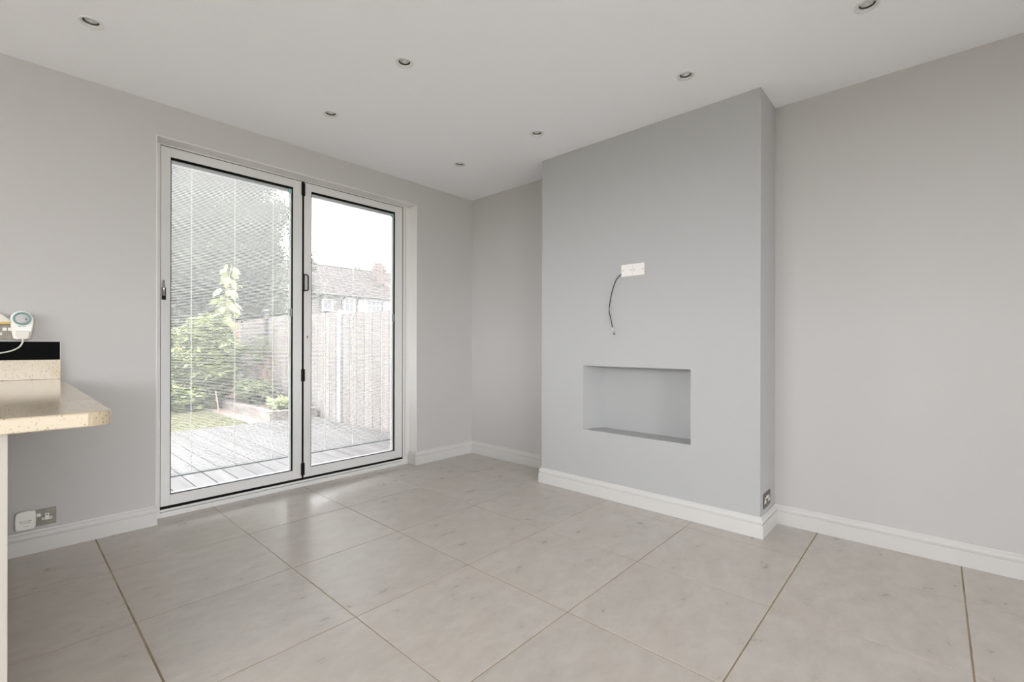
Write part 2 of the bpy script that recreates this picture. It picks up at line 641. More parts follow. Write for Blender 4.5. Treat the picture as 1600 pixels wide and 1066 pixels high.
def ceiling_mesh():
    bm = bmesh.new()
    s = 0.06
    xs = sorted(set([XL - T, XR + T] + [round(x + d, 4) for x, y in LAMPS for d in (-s, s)]))
    ys = sorted(set([YR - T, YB] + [round(y + d, 4) for x, y in LAMPS for d in (-s, s)]))
    cache = {}

    def V(x, y):
        k = (round(x, 5), round(y, 5))
        if k not in cache:
            cache[k] = bm.verts.new((x, y, ZC))
        return cache[k]
    cells = {}
    # one square cell per lamp, cleared of grid lines by building strips per row of lamps
    done = []
    for (lx, ly) in LAMPS:
        done.append((lx - s, lx + s, ly - s, ly + s))
    for i in range(len(xs) - 1):
        for j in range(len(ys) - 1):
            cx, cy = (xs[i] + xs[i + 1]) / 2, (ys[j] + ys[j + 1]) / 2
            if any(a < cx < b_ and c < cy < d for a, b_, c, d in done):
                continue
            bm.faces.new((V(xs[i], ys[j]), V(xs[i], ys[j + 1]), V(xs[i + 1], ys[j + 1]), V(xs[i + 1], ys[j])))
    n = 32
    for lx, ly in LAMPS:
        ring, out = [], []
        for k in range(n):
            w = 2 * PI * k / n
            c, d = math.cos(w), math.sin(w)
            ring.append(bm.verts.new((lx + HOLE_R * c, ly + HOLE_R * d, ZC)))
            q = s / max(abs(c), abs(d))
            out.append(bm.verts.new((lx + q * c, ly + q * d, ZC)))
        for k in range(n):
            k2 = (k + 1) % n
            bm.faces.new((ring[k], ring[k2], out[k2], out[k]))
    # blank back of the ceiling
    zz = ZC + 0.1
    q = [bm.verts.new(p) for p in ((XL - T, YR - T, zz), (XR + T, YR - T, zz), (XR + T, YB, zz), (XL - T, YB, zz))]
    bm.faces.new(q)
    me = bpy.data.meshes.new('ceiling')
    bm.normal_update()
    bm.to_mesh(me)
    bm.free()
    me.materials.append(M['ceiling'])
    return me


tag(link_mesh('ceiling', ceiling_mesh()), 'smooth white ceiling with recessed spotlights', 'ceiling', kind='structure')

# chimney breast with splayed niche
NY0, NY1, NZ0, NZ1 = 1.132, 1.930, 0.469, 0.940
BY0, BY1, BZ0, BZ1, ND = 1.190, 1.868, 0.464, 0.918, 0.20


def chimney_mesh():
    v = [(CX, CY0, 0), (CX, CY1, 0), (CX, CY1, ZC), (CX, CY0, ZC),
         (CX, NY0, NZ0), (CX, NY1, NZ0), (CX, NY1, NZ1), (CX, NY0, NZ1),
         (CX + ND, BY0, BZ0), (CX + ND, BY1, BZ0), (CX + ND, BY1, BZ1), (CX + ND, BY0, BZ1),
         (XR, CY0, 0), (XR, CY1, 0), (XR, CY1, ZC), (XR, CY0, ZC)]
    f = [(0, 1, 5, 4), (1, 2, 6, 5), (2, 3, 7, 6), (3, 0, 4, 7),
         (4, 5, 9, 8), (5, 6, 10, 9), (6, 7, 11, 10), (7, 4, 8, 11), (8, 9, 10, 11),
         (0, 3, 15, 12), (1, 13, 14, 2), (12, 15, 14, 13)]
    mb = MB()
    mb.v, mb.f = v, f
    return mb


chimney_mesh().build('wall_chimney', M['chimney'], label='mid grey painted chimney breast with a rectangular niche', cat='chimney breast', kind='structure')

# ------------------------------------------------------------------ tiled floor
floor = MB().box(XL - T, XR + T, YR - T, YD + 0.2, -0.2, -0.0014).build('floor', M['grout'], label='large beige porcelain floor tiles with sandy grout joints', cat='floor', kind='structure')
TX = [(-0.249 + 0.6028 * i) for i in range(-5, 7)]
TY = [(3.524 - 0.6032 * j) for j in range(-1, 13)]
WIDE_X = {0.354: 0.0065}
WIDE_Y = {1.112: 0.0045, 0.508: 0.006, -0.095: 0.006}


def joint(tab, val, default):
    for k, w in tab.items():
        if abs(k - val) < 0.01:
            return w / 2
    return default / 2


tile_cache = {}
rnd = random.Random(3)


def add_tile(poly):
    xs, ys = [p[0] for p in poly], [p[1] for p in poly]
    cx, cy = (min(xs) + max(xs)) / 2, (min(ys) + max(ys)) / 2
    key = tuple((round(p[0] - cx, 4), round(p[1] - cy, 4)) for p in poly)
    if key not in tile_cache:
        tile_cache[key] = MB().prism(key, 2, -0.010, 0.0).mesh('tile', M['tile'], bevel=0.0008, bseg=1)
    o = link_mesh('tile', tile_cache[key], floor, (cx, cy, rnd.uniform(-0.0004, 0.0)))
    return o


for i in range(len(TX) - 1):
    for j in range(len(TY) - 1):
        jx0, jx1 = joint(WIDE_X, TX[i], 0.004), joint(WIDE_X, TX[i + 1], 0.004)
        jy1, jy0 = joint(WIDE_Y, TY[j], 0.0045), joint(WIDE_Y, TY[j + 1], 0.0045)
        x0, x1 = max(TX[i] + jx0, XL), min(TX[i + 1] - jx1, XR)
        y1, y0 = min(TY[j] - jy1, YB), max(TY[j + 1] + jy0, YR)
        if TY[j] > 3.525:
            # strip of cut tiles in the door opening
            y0, y1 = 3.524 + 0.0018, YD - 0.012
            x0, x1 = max(x0, OX0 + 0.006), min(x1, OX1 - 0.024)
        elif TY[j] > 3.5:
            # first row runs on into the opening
            if x1 > OX0 + 0.02 and x0 < OX1 - 0.02:
                yt = 3.524 - 0.0018
                a, c = max(x0, OX0 + 0.006), min(x1, OX1 - 0.024)
                poly = [(x0, y0), (x1, y0)]
                if c < x1:
                    poly += [(x1, YB), (c, YB)]
                poly += [(c, yt), (a, yt)]
                if a > x0:
                    poly += [(a, YB), (x0, YB)]
                add_tile(poly)
                continue
            y1 = YB
        if x1 - x0 < 0.01 or y1 - y0 < 0.01:
            continue
        if x1 > CX and y0 < CY1 - 0.005 and y1 > CY0:
            if y0 >= CY0:
                add_tile([(x0, y0), (CX, y0), (CX, y1), (x0, y1)])
            else:
                add_tile([(x0, y0), (x1, y0), (x1, CY0), (CX, CY0), (CX, y1), (x0, y1)])
            continue
        add_tile([(x0, y0), (x1, y0), (x1, y1), (x0, y1)])

# ------------------------------------------------------------------ skirting boards
PROF = [(0, 0), (0.019, 0), (0.019, 0.074), (0.0175, 0.0765), (0.0105, 0.0765), (0.0105, 0.0825), (0.0160, 0.0835), (0.0175, 0.089), (0.0165, 0.097), (0.0125, 0.104), (0.0085, 0.108), (0.0075, 0.117), (0, 0.117)]


def skirting(path, spans):
    """path of (x, y); the room lies on the right-hand side. spans = [(name, label, i, j)]"""
    n = len(path)
    dirs = [(Vector(path[i + 1]) - Vector(path[i])).normalized() for i in range(n - 1)]
    nor = [Vector((d.y, -d.x)) for d in dirs]
    off = []
    for i in range(n):
        if i == 0:
            off.append(nor[0])
        elif i == n - 1:
            off.append(nor[-1])
        else:
            s = nor[i - 1] + nor[i]
            off.append(s / (s.dot(nor[i])))
    for name, label, i0, i1 in spans:
        mb = MB()
        k = len(PROF)
        for i in range(i0, i1 + 1):
            for t, z in PROF:
                p = Vector(path[i]) + off[i] * t
                mb.v.append((p.x, p.y, z))
        for i in range(i1 - i0):
            for s in range(k):
                s2 = (s + 1) % k
                mb.f.append((i * k + s, i * k + s2, (i + 1) * k + s2, (i + 1) * k + s))
        mb.f.append(tuple(range(k)))
        mb.f.append(tuple((i1 - i0) * k + s for s in range(k)))
        mb.build(name, M['skirting'], label=label, cat='skirting board', kind='structure')


skirting([(0.012, YB), (OX0 + 0.004, YB)], [('baseboard_back', 'white moulded skirting under the low double socket', 0, 1)])
skirting([(OX1 - 0.004, YD - 0.014), (OX1 - 0.004, YB), (XR, YB), (XR, CY1), (CX, CY1), (CX, CY0), (XR, CY0), (XR, YR)],
         [('baseboard_corner', 'white moulded skirting from the door opening to the corner', 0, 2),
          ('baseboard_alcove', 'white moulded skirting in the narrow alcove left of the chimney breast', 2, 3),
          ('baseboard_chimney', 'white moulded skirting wrapped around the grey chimney breast', 3, 6),
          ('baseboard_right', 'long white moulded skirting right of the chimney breast', 6, 7)])

# ------------------------------------------------------------------ garden doors: fixed frame
fr = empty('trim_2', (1.585, YD, 0), label='white metal door frame fixed in the garden door opening', cat='door frame', kind='structure')


def part(mb, name, m_, parent, bevel=0, smooth=False, **kw):
    """mesh given in world coordinates, parented to an unrotated empty chain"""
    o = mb.build(name, M[m_], None, smooth, bevel)
    off = Vector((0, 0, 0))
    p = parent
    while p:
        off += p.location
        p = p.parent
    o.data.transform(Matrix.Translation(-off))
    o.parent = parent
    if kw:
        tag(o, **kw)
    return o


LX0, LXM0, LXM1, LX1 = 0.672, 1.553, 1.568, 2.463
LZ0, LZ1 = 0.066, 2.343
part(MB().box(OX0 + 0.004, LX0 - 0.003, YD - 0.004, YD + 0.085, 0.0, OZ - 0.004), 'jamb', 'frame', fr, 0.002)
jr = part(MB().box(LX1 + 0.006, OX1 - 0.004, YD - 0.004, YD + 0.085, 0.0, OZ - 0.004), 'jamb', 'frame', fr, 0.002)
part(MB().box(LX1 + 0.026, LX1 + 0.030, YD - 0.0048, YD + 0.0, 0.06, OZ - 0.02), 'groove', 'grey', jr)
part(MB().box(LX0 - 0.003, LX1 + 0.006, YD - 0.004, YD + 0.085, LZ1 + 0.004, OZ - 0.004), 'head', 'frame', fr, 0.0015)
th = part(MB().prism([(YD - 0.012, 0.0), (YD + 0.085, 0.0), (YD + 0.085, 0.030), (YD - 0.006, 0.030), (YD - 0.012, 0.022)], 0, OX0 + 0.004, OX1 - 0.004), 'threshold', 'frame', fr)
part(MB().box(LX0 - 0.003, LX1 + 0.006, YD - 0.001, YD + 0.085, 0.0335, 0.048), 'track', 'frame', th)
part(MB().box(LX0 - 0.003, LX1 + 0.006, YD + 0.002, YD + 0.08, 0.048, 0.0655), 'weather_seal', 'black', th)
part(MB().box(LX0 - 0.003, LX1 + 0.006, YD + 0.003, YD + 0.08, LZ1 + 0.0002, LZ1 + 0.004), 'head_seal', 'black', fr)
part(MB().box(LX1 + 0.0002, LX1 + 0.006, YD + 0.001, YD + 0.08, LZ0, LZ1), 'jamb_seal', 'black', fr)


# ------------------------------------------------------------------ garden doors: two leaves with blinds in the glass
def door_leaf(name, label, x0, x1, gx0, gx1, gz0, gz1, strings):
    d = empty(name, ((x0 + x1) / 2, YD, LZ0), label=label, cat='door', kind='structure')
    dp = 0.068
    part(MB().box(x0, gx0, YD, YD + dp, LZ0, LZ1), 'stile', 'frame', d, 0.0015)
    part(MB().box(gx1, x1, YD, YD + dp, LZ0, LZ1), 'stile', 'frame', d, 0.0015)
    part(MB().box(gx0, gx1, YD, YD + dp, gz1, LZ1), 'rail', 'frame', d, 0.0015)
    part(MB().box(gx0, gx1, YD, YD + dp, LZ0, gz0), 'rail', 'frame', d, 0.0015)
    g = 0.0045
    y0, y1 = YD + 0.004, YD + 0.016
    mb = MB().box(gx0, gx0 + g, y0, y1, gz0, gz1).box(gx1 - 1.5 * g, gx1, y0, y1, gz0, gz1)
    mb.box(gx0 + g, gx1 - 1.5 * g, y0, y1, gz0, gz0 + g * 0.6).box(gx0 + g, gx1 - 1.5 * g, y0, y1, gz1 - 3 * g, gz1)
    part(mb, 'gasket', 'black', d)
    part(MB().box(gx0 + 0.001, gx1 - 0.001, YD + 0.016, YD + 0.020, gz0 + 0.001, gz1 - 0.001), 'glass_pane', 'glass', d)
    part(MB().box(gx0 + 0.001, gx1 - 0.001, YD + 0.046, YD + 0.050, gz0 + 0.001, gz1 - 0.001), 'glass_pane', 'glass', d)
    # spacer of the sealed unit
    mb = MB().box(gx0 + 0.001, gx0 + 0.007, YD + 0.0205, YD + 0.0455, gz0 + 0.001, gz1 - 0.001)
    mb.box(gx1 - 0.007, gx1 - 0.001, YD + 0.0205, YD + 0.0455, gz0 + 0.001, gz1 - 0.001)
    mb.box(gx0 + 0.007, gx1 - 0.007, YD + 0.0205, YD + 0.0455, gz0 + 0.001, gz0 + 0.005)
    part(mb, 'spacer', 'rail', d)
    # venetian blind between the panes
    hz = gz1 - 0.036
    bx0, bx1 = gx0 + 0.009, gx1 - 0.024
    bl = part(MB().box(gx0 + 0.008, gx1 - 0.008, YD + 0.022, YD + 0.044, hz, gz1 - 0.002), 'blind', 'rail', d, label='white venetian blind sealed between the panes')
    zb = 0.238
    slats = MB()
    pitch, wid, tilt = 0.0100, 0.0094, math.radians(-26)
    yc = YD + 0.033
    z = hz - 0.008
    cs, sn = math.cos(tilt), math.sin(tilt)
    while z > zb + 0.012:
        n = len(slats.v)
        for k, (u, cr) in enumerate(((-0.5, 0), (0, 0.0007), (0.5, 0))):
            yy, zz = yc + u * wid * cs - cr * sn, z + u * wid * sn + cr * cs
            slats.v += [(bx0, yy, zz), (bx1, yy, zz)]
        for k in (0, 2):
            slats.f.append((n + k, n + k + 1, n + k + 3, n + k + 2))
        z -= pitch
    part(slats, 'blind_slats', 'slat', bl, kind='stuff')
    part(MB().box(bx0, bx1, yc - 0.006, yc + 0.006, zb - 0.004, zb + 0.004), 'bottom_rail', 'railgrey', bl, 0.001)
    for sx in strings:
        mb = MB().box(sx - 0.0011, sx + 0.0011, yc - 0.0085, yc - 0.0075, zb, hz).box(sx - 0.0011, sx + 0.0011, yc + 0.0075, yc + 0.0085, zb, hz)
        part(mb, 'ladder_string', 'string', bl)
    part(MB().box(gx1 - 0.021, gx1 - 0.0075, YD + 0.021, YD + 0.031, gz0 + 0.006, hz), 'slider_track', 'string', bl)
    part(MB().box(gx1 - 0.024, gx1 - 0.004, YD + 0.004, YD + 0.0158, 1.305, 1.365), 'slider', 'railgrey', bl, 0.002)
    part(MB().box(gx1 - 0.030, gx1 - 0.006, YD + 0.011, YD + 0.0158, hz - 0.012, gz1 - 0.006), 'corner_block', 'tealplastic', bl, 0.001)
    return d


d1 = door_leaf('door_1', 'left white glazed garden door leaf facing the tree and lawn', LX0, LXM0, 0.722, 1.4855, 0.133, 2.284, (0.842, 1.099, 1.353))
d2 = door_leaf('door_2', 'right white glazed garden door leaf facing the fence and houses', LXM1, LX1, 1.6235, 2.3845, 0.136, 2.285, (1.751, 1.995, 2.271))
part(MB().box(LXM0 + 0.0002, LXM1 - 0.0002, YD + 0.001, YD + 0.06, LZ0, LZ1), 'meeting_seal', 'black', d2)
for za, zb_ in ((2.236, 2.336), (0.808, 0.902), (0.086, 0.180)):
    part(MB().box(LXM0 - 0.006, LXM1 + 0.005, YD - 0.010, YD + 0.004, za, zb_), 'hinge', 'blackmetal', d2, 0.003)
# black D-shaped pull handle
hz0, hz1, hx = 1.502, 1.636, 1.5625
pts = []
for k in range(9):
    a = -PI / 2 + PI / 2 * k / 8
    pts.append((hx + 0.018 + 0.014 * math.cos(a), YD - 0.014, hz0 + 0.020 + 0.014 * math.sin(a)))
for k in range(9):
    a = PI / 2 * k / 8
    pts.append((hx + 0.018 + 0.014 * math.cos(a), YD - 0.014, hz1 - 0.020 + 0.014 * math.sin(a)))
pts = [(hx, YD - 0.014, hz0 + 0.006)] + pts + [(hx, YD - 0.014, hz1 - 0.006), (hx, YD - 0.014, hz0 + 0.006)]
hb = part(MB().tube(pts, 0.0045, 8, False), 'pull_handle', 'blackmetal', d2, smooth=True, label='black D-shaped pull handle')
part(MB().box(hx - 0.007, hx + 0.007, YD - 0.012, YD + 0.002, hz0, hz1), 'back_plate', 'blackmetal', hb, 0.003)
part(MB().lathe([(0.0, -0.004), (0.006, -0.004), (0.008, -0.002), (0.008, 0.0)], (1.593, YD, 1.152), 1, 16), 'key_cylinder', 'chrome', d2, smooth=True)
part(MB().box(1.5922, 1.5942, YD - 0.005, YD - 0.0035, 1.138, 1.152), 'key_slot', 'hole', d2)
# chrome lever handle on the left leaf
lv = part(MB().tube([(0.688, YD, 1.40), (0.684, YD - 0.020, 1.402), (0.681, YD - 0.034, 1.412), (0.680, YD - 0.038, 1.44), (0.680, YD - 0.034, 1.492)], [0.007, 0.007, 0.008, 0.0075, 0.0055], 10), 'lever_handle', 'chrome', d1, smooth=True, label='chrome lever handle')
part(MB().prism([(YD - 0.007, 1.372), (YD, 1.372), (YD, 1.450), (YD - 0.005, 1.442)], 0, 0.676, 0.698), 'back_plate', 'blackmetal', lv, 0.001)

# ------------------------------------------------------------------ downlights
def make_downlight():
    t = empty('recessed_downlight')
    MB().lathe([(0.0325, 0.003), (0.0335, -0.001), (0.036, -0.0035), (0.041, -0.0045), (0.0455, -0.0035), (0.0475, -0.0008), (0.0475, 0.0)], seg=40).build('trim_ring', M['frame'], t, True)
    MB().lathe([(0.0325, 0.003), (0.031, 0.0042), (0.0295, 0.0045)], seg=40).build('inner_bezel', M['frame'], t, True)
    MB().lathe([(0.0335, 0.002), (0.0335, 0.045), (0.0, 0.045)], seg=32).build('can', M['grey'], t, True)
    l = MB().lathe([(0.0262, 0.0125), (0.025, 0.0098), (0.018, 0.0078), (0.009, 0.0068), (0.0005, 0.0065)], seg=32).build('lamp', M['lamp'], t, True)
    MB().lathe([(0.0085, 0.0068), (0.008, 0.0058), (0.006, 0.0056), (0.0005, 0.0056)], seg=16).build('lamp_centre', M['rail'], l, True)
    MB().lathe([(0.0296, 0.0046), (0.0290, 0.0150), (0.0262, 0.0150)], seg=32).build('clip_ring', M['darkring'], l, True)
    return t


DL_LABEL = ['recessed round ceiling spotlight left of the garden doors, above the worktop',
            'recessed round ceiling spotlight nearest the garden doors, above the black handle',
            'smallest recessed ceiling spotlight, close to the far corner',
            'recessed round ceiling spotlight in the middle of the ceiling',
            'recessed round ceiling spotlight beside the far top edge of the chimney breast',
            'recessed round ceiling spotlight above the middle of the chimney breast',
            'recessed round ceiling spotlight cut by the top edge of the photo']
dl0 = make_downlight()
for k, (x, y) in enumerate(LAMPS):
    o = dl0 if k == 0 else copy_tree(dl0)
    o.location = (x, y, ZC)
    o.rotation_euler = (0, 0, k * 0.7)
    tag(o, DL_LABEL[k], 'ceiling light', 'recessed ceiling downlights')


# ------------------------------------------------------------------ sockets; built facing -Y with the wall at y = 0, centre at origin
def socket_insert(parent, cx, material='plastic'):
    pts = [(cx - 0.019, -0.016), (cx + 0.019, -0.016), (cx + 0.019, -0.004), (cx + 0.0075, -0.004), (cx + 0.0075, 0.018), (cx - 0.0075, 0.018), (cx - 0.0075, -0.004), (cx - 0.019, -0.004)]
    i = MB().prism(pts, 1, -0.0062, -0.004).build('socket_insert', M[material], parent)
    MB().box(cx - 0.0022, cx + 0.0022, -0.0066, -0.005, 0.006, 0.013).build('pin_hole', M['hole'], i)
    for s in (-1, 1):
        MB().box(cx + s * 0.0115 - 0.0035, cx + s * 0.0115 + 0.0035, -0.0066, -0.005, -0.012, -0.0085).build('pin_hole', M['hole'], i)


def double_socket(name, loc, rz, label, right_only=False):
    t = empty(name, loc, (0, 0, rz))
    tag(t, label, 'socket', 'brushed steel double sockets')
    MB().prism(rounded_rect(-0.073, 0.073, -0.043, 0.043, 0.004, 3), 1, -0.0045, 0.0).build('plate', M['steel'], t, bevel=0.001)
    for cx in (-0.036, 0.036):
        socket_insert(t, cx * 1.08)
    for cx in (-0.011, 0.008):
        MB().box(cx - 0.0075, cx + 0.0075, -0.007, -0.004, 0.006, 0.022).build('switch', M['plastic'], t, bevel=0.001)
    for cx in (-0.0645, 0.0645):
        MB().lathe([(0.0035, -0.0045), (0.0033, -0.0058), (0.0005, -0.006)], (cx, 0, 0.006), 1, 12).build('screw', M['grey'], t, True)
    return t


double_socket('double_socket', (0.124, YB, 0.177), 0, 'brushed steel double socket low on the wall above the skirting')
double_socket('double_socket', (3.030, CY0, 0.188), 0, 'brushed steel double socket on the narrow side of the chimney breast')
double_socket('double_socket', (0.020, YB, 1.152), 0, 'brushed steel double socket above the black panel and worktop')

# white plug-in unit in the low socket
pl = empty('plug_in_unit', (0.083, YB - 0.0045, 0.180), label='white rounded plug-in unit in the low steel socket', cat='plug')
sh = [(-0.034, -0.046), (0.029, -0.046), (0.036, -0.036), (0.038, 0.0), (0.037, 0.040), (0.030, 0.047), (0.0, 0.050), (-0.030, 0.046), (-0.037, 0.036), (-0.039, 0.0), (-0.037, -0.034)]
MB().prism(sh, 1, -0.030, -0.002).build('body', M['plastic'], pl, bevel=0.006, bseg=3)
for zz, w in ((0.0, 0.022), (-0.009, 0.020)):
    MB().box(-w, w, -0.0308, -0.0295, zz - 0.0012, zz + 0.0012).build('vent_slot', M['grey'], pl)
MB().box(-0.008, 0.010, -0.0304, -0.0295, -0.0285, -0.0265).build('printed_mark', M['grey'], pl)

# mechanical timer plug above the worktop
tm = empty('timer_plug', (0.069, YB - 0.0045, 1.186), label='white timer plug with round teal dial above the black panel', cat='timer plug')
out = []
for k in range(13):
    a = PI * k / 12
    out.append((0.042 * math.cos(a), 0.032 + 0.041 * math.sin(a)))
out += [(-0.041, 0.010), (-0.034, -0.052), (-0.029, -0.069), (-0.018, -0.073), (0.018, -0.073), (0.027, -0.068), (0.033, -0.050), (0.041, 0.010)]
MB().prism(out, 1, -0.034, -0.002).build('body', M['plastic'], tm, bevel=0.004, bseg=3)
dz = 0.034
dr = MB().lathe([(0.0335, -0.033), (0.0335, -0.0395), (0.031, -0.041), (0.026, -0.0405), (0.0255, -0.034)], (0, 0, dz), 1, 32).build('dial_ring', M['teal'], tm, True)
MB().lathe([(0.0255, -0.034), (0.0252, -0.0385), (0.022, -0.0395), (0.0005, -0.0395)], (0, 0, dz), 1, 32).build('dial', M['dial'], tm, True)
p_ = MB().box(-0.0015, 0.0015, -0.0412, -0.039, -0.005, 0.006).build('pointer', M['hole'], tm)
p_.location = (0.014, 0, dz - 0.002)
p_.rotation_euler = (0, -0.5, 0)
MB().box(-0.013, -0.004, -0.0346, -0.0335, -0.0065, -0.0035).build('printed_mark', M['hole'], tm)
MB().box(-0.003, 0.016, -0.0346, -0.0335, -0.006, -0.004).build('printed_mark', M['grey'], tm)
# plug fitted into the timer, with its cable
pg = empty('cream_plug', (0.072, YB - 0.0395, 1.137), label='cream plug in the timer with a pale cable hanging to the worktop', cat='plug')
MB().prism([(-0.026, 0.020), (0.026, 0.020), (0.024, -0.004), (0.014, -0.022), (-0.014, -0.022), (-0.024, -0.004)], 1, -0.024, 0.0).build('body', M['offplastic'], pg, bevel=0.004, bseg=2)
cab = [(0.0, -0.014, -0.020), (-0.001, -0.018, -0.036), (-0.010, -0.022, -0.058), (-0.028, -0.026, -0.074), (-0.055, -0.030, -0.086), (-0.095, -0.036, -0.094), (-0.15, -0.046, -0.105), (-0.22, -0.06, -0.135), (-0.27, -0.09, -0.185), (-0.31, -0.14, -0.2285), (-0.40, -0.20, -0.2285)]


def smooth_path(p, n=6):
    p = [Vector(q) for q in p]
    out_ = []
    for i in range(len(p) - 1):
        a, b_, c, d = p[max(i - 1, 0)], p[i], p[i + 1], p[min(i + 2, len(p) - 1)]
        for k in range(n):
            t = k / n
            out_.append(0.5 * ((2 * b_) + (c - a) * t + (2 * a - 5 * b_ + 4 * c - d) * t * t + (3 * b_ - a - 3 * c + d) * t ** 3))
    out_.append(p[-1])
    return out_


MB().tube(smooth_path(cab), 0.0034, 8).build('cable', M['offplastic'], pg, True)
MB().lathe([(0.0045, 0.0), (0.0055, -0.004), (0.0045, -0.009)], (0, -0.014, -0.018), 2, 12).build('cable_grip', M['offplastic'], pg, True)
# second plug, cut by the left edge of the photo
p2 = empty('wedge_plug', (-0.012, YB - 0.0045, 1.212), label='white wedge-shaped plug with yellowed underside at the left photo edge', cat='plug')
MB().prism([(-0.050, -0.012), (0.043, -0.012), (0.046, -0.006), (0.010, 0.030), (-0.004, 0.036), (-0.050, 0.036)], 1, -0.036, -0.002).build('body', M['offplastic'], p2, bevel=0.003, bseg=2)
MB().prism([(-0.050, -0.021), (0.041, -0.021), (0.045, -0.012), (-0.050, -0.012)], 1, -0.034, -0.003).build('underside', M['yellow'], p2, bevel=0.001)

# ------------------------------------------------------------------ worktop peninsula
WZ = 0.905
wt = MB().prism(rounded_rect(-0.62, 0.213, 1.705, YB, 0.055, 8, (0, 1, 0, 0)), 2, WZ - 0.040, WZ).build('worktop', M['quartz'], bevel=0.004, bseg=3,
     label='cream speckled stone worktop with a rounded front corner', cat='worktop')
MB().box(-0.62, 0.213, YB - 0.020, YB, WZ, 1.008).build('upstand', M['quartz'], bevel=0.0015, label='cream speckled stone upstand behind the worktop', cat='upstand')
bs = MB().box(-0.62, 0.2105, YB - 0.008, YB, 1.008, 1.104).build('black_splashback_panel', M['blackgloss'], label='glossy black splashback strip above the cream upstand', cat='splashback')
MB().box(-0.62, 0.213, YB - 0.0085, YB, 1.104, 1.107).box(0.2105, 0.213, YB - 0.0085, YB, 1.008, 1.104).build('edge_trim', M['frame'], bs)
# base cabinet below: end panel towards the room, doors on the kitchen side
cb = empty('base_cabinet', (-0.29, 2.6, 0), label='white base cabinet under the cream worktop', cat='cabinet')
part(MB().box(-0.58, 0.0105, 1.748, 1.768, 0.0, WZ - 0.040), 'end_panel', 'cabinet', cb, 0.001)
part(MB().box(-0.010, 0.0105, 1.770, YB - 0.019, 0.0, WZ - 0.040), 'back_panel', 'cabinet', cb, 0.001)
part(MB().box(-0.555, -0.012, 1.770, YB - 0.002, 0.12, WZ - 0.045), 'body', 'cabinet', cb)
part(MB().box(-0.520, -0.500, 1.770, YB - 0.002, 0.0, 0.118), 'plinth', 'cabinet', cb)
for k in range(3):
    y0 = 1.772 + k * 0.57
    dr_ = part(MB().box(-0.577, -0.557, y0, y0 + 0.564, 0.125, WZ - 0.052), 'door', 'cabinet', cb, 0.001)
    part(MB().tube([(-0.580, y0 + 0.44, 0.74), (-0.602, y0 + 0.44, 0.74), (-0.602, y0 + 0.54, 0.74), (-0.580, y0 + 0.54, 0.74)], 0.005, 8), 'handle', 'chrome', dr_)

# ------------------------------------------------------------------ blank plates and loose cable on the chimney breast (facing -X)
def blank_plate(y, label):
    t = empty('blanking_plate', (CX, y, 1.605), label=label, cat='wall plate', group='white blanking plates on the chimney breast')
    MB().prism(rounded_rect(-0.0425, 0.0425, -0.041, 0.041, 0.003, 3), 0, -0.009, 0.0).build('plate', M['plastic'], t, bevel=0.0018, bseg=2)
    for s in (-1, 1):
        MB().lathe([(0.0036, -0.009), (0.0034, -0.0102), (0.0005, -0.0104)], (0, s * 0.0302, 0), 0, 12).build('screw', M['grey'], t, True)


blank_plate(1.5698, 'left of two white blanking plates, beside the hanging black cable')
blank_plate(1.4838, 'right of two white blanking plates on the grey chimney breast')
cbl = empty('loose_cable', (CX, 1.618, 1.58), label='thin black cable hanging from the white blanking plate', cat='cable')
cp = [(2.8955, 1.606, 1.582), (2.8915, 1.617, 1.580), (2.886, 1.6365, 1.560), (2.884, 1.655, 1.533), (2.882, 1.680, 1.463), (2.882, 1.695, 1.392), (2.883, 1.702, 1.334), (2.884, 1.689, 1.274), (2.885, 1.676, 1.215)]
part(MB().tube(smooth_path(cp), 0.0030, 8), 'sheath', 'blackmetal', cbl, smooth=True)
part(MB().tube([(2.8826, 1.702, 1.352), (2.8828, 1.7018, 1.346), (2.883, 1.702, 1.338)], 0.0037, 8), 'tape', 'grey', cbl, smooth=True)
core = part(MB().tube(smooth_path([(2.885, 1.676, 1.216), (2.885, 1.673, 1.200), (2.885, 1.669, 1.185)]), 0.0022, 8), 'core', 'plastic', cbl, smooth=True)
part(MB().tube([(2.885, 1.671, 1.190), (2.885, 1.664, 1.172)], 0.0042, 10), 'plug_tip', 'chrome', cbl, smooth=True)
part(MB().tube([(2.885, 1.6655, 1.176), (2.885, 1.6615, 1.166)], 0.0046, 10), 'tip_cap', 'blackmetal', cbl, smooth=True)

# ================================================================== garden
DZ = -0.05
MB().box(-90, 90, -60, 120, -0.5, -0.30).build('ground', M['ground'], label='rough ground beyond the garden', cat='ground', kind='structure')
MB().box(-9.0, 3.46, -10.0, YR - T - 0.01, -0.30, -0.10).box(-9.0, XL - T - 0.01, YR - T - 0.01, 3.7, -0.30, -0.10).build('bounce_paving', M['bounce_paving'], label='pale paving added outside the added windows to bounce daylight in', cat='bounce_paving', kind='structure')  # unseen pale paving, added to reflect sky light up through the added windows
MB().box(-2.2, 3.46, YO + 0.01, 13.0, -0.30, -0.10).build('garden_soil', M['soil'], label='bare soil under the shrubs at the garden end', cat='soil', kind='structure')

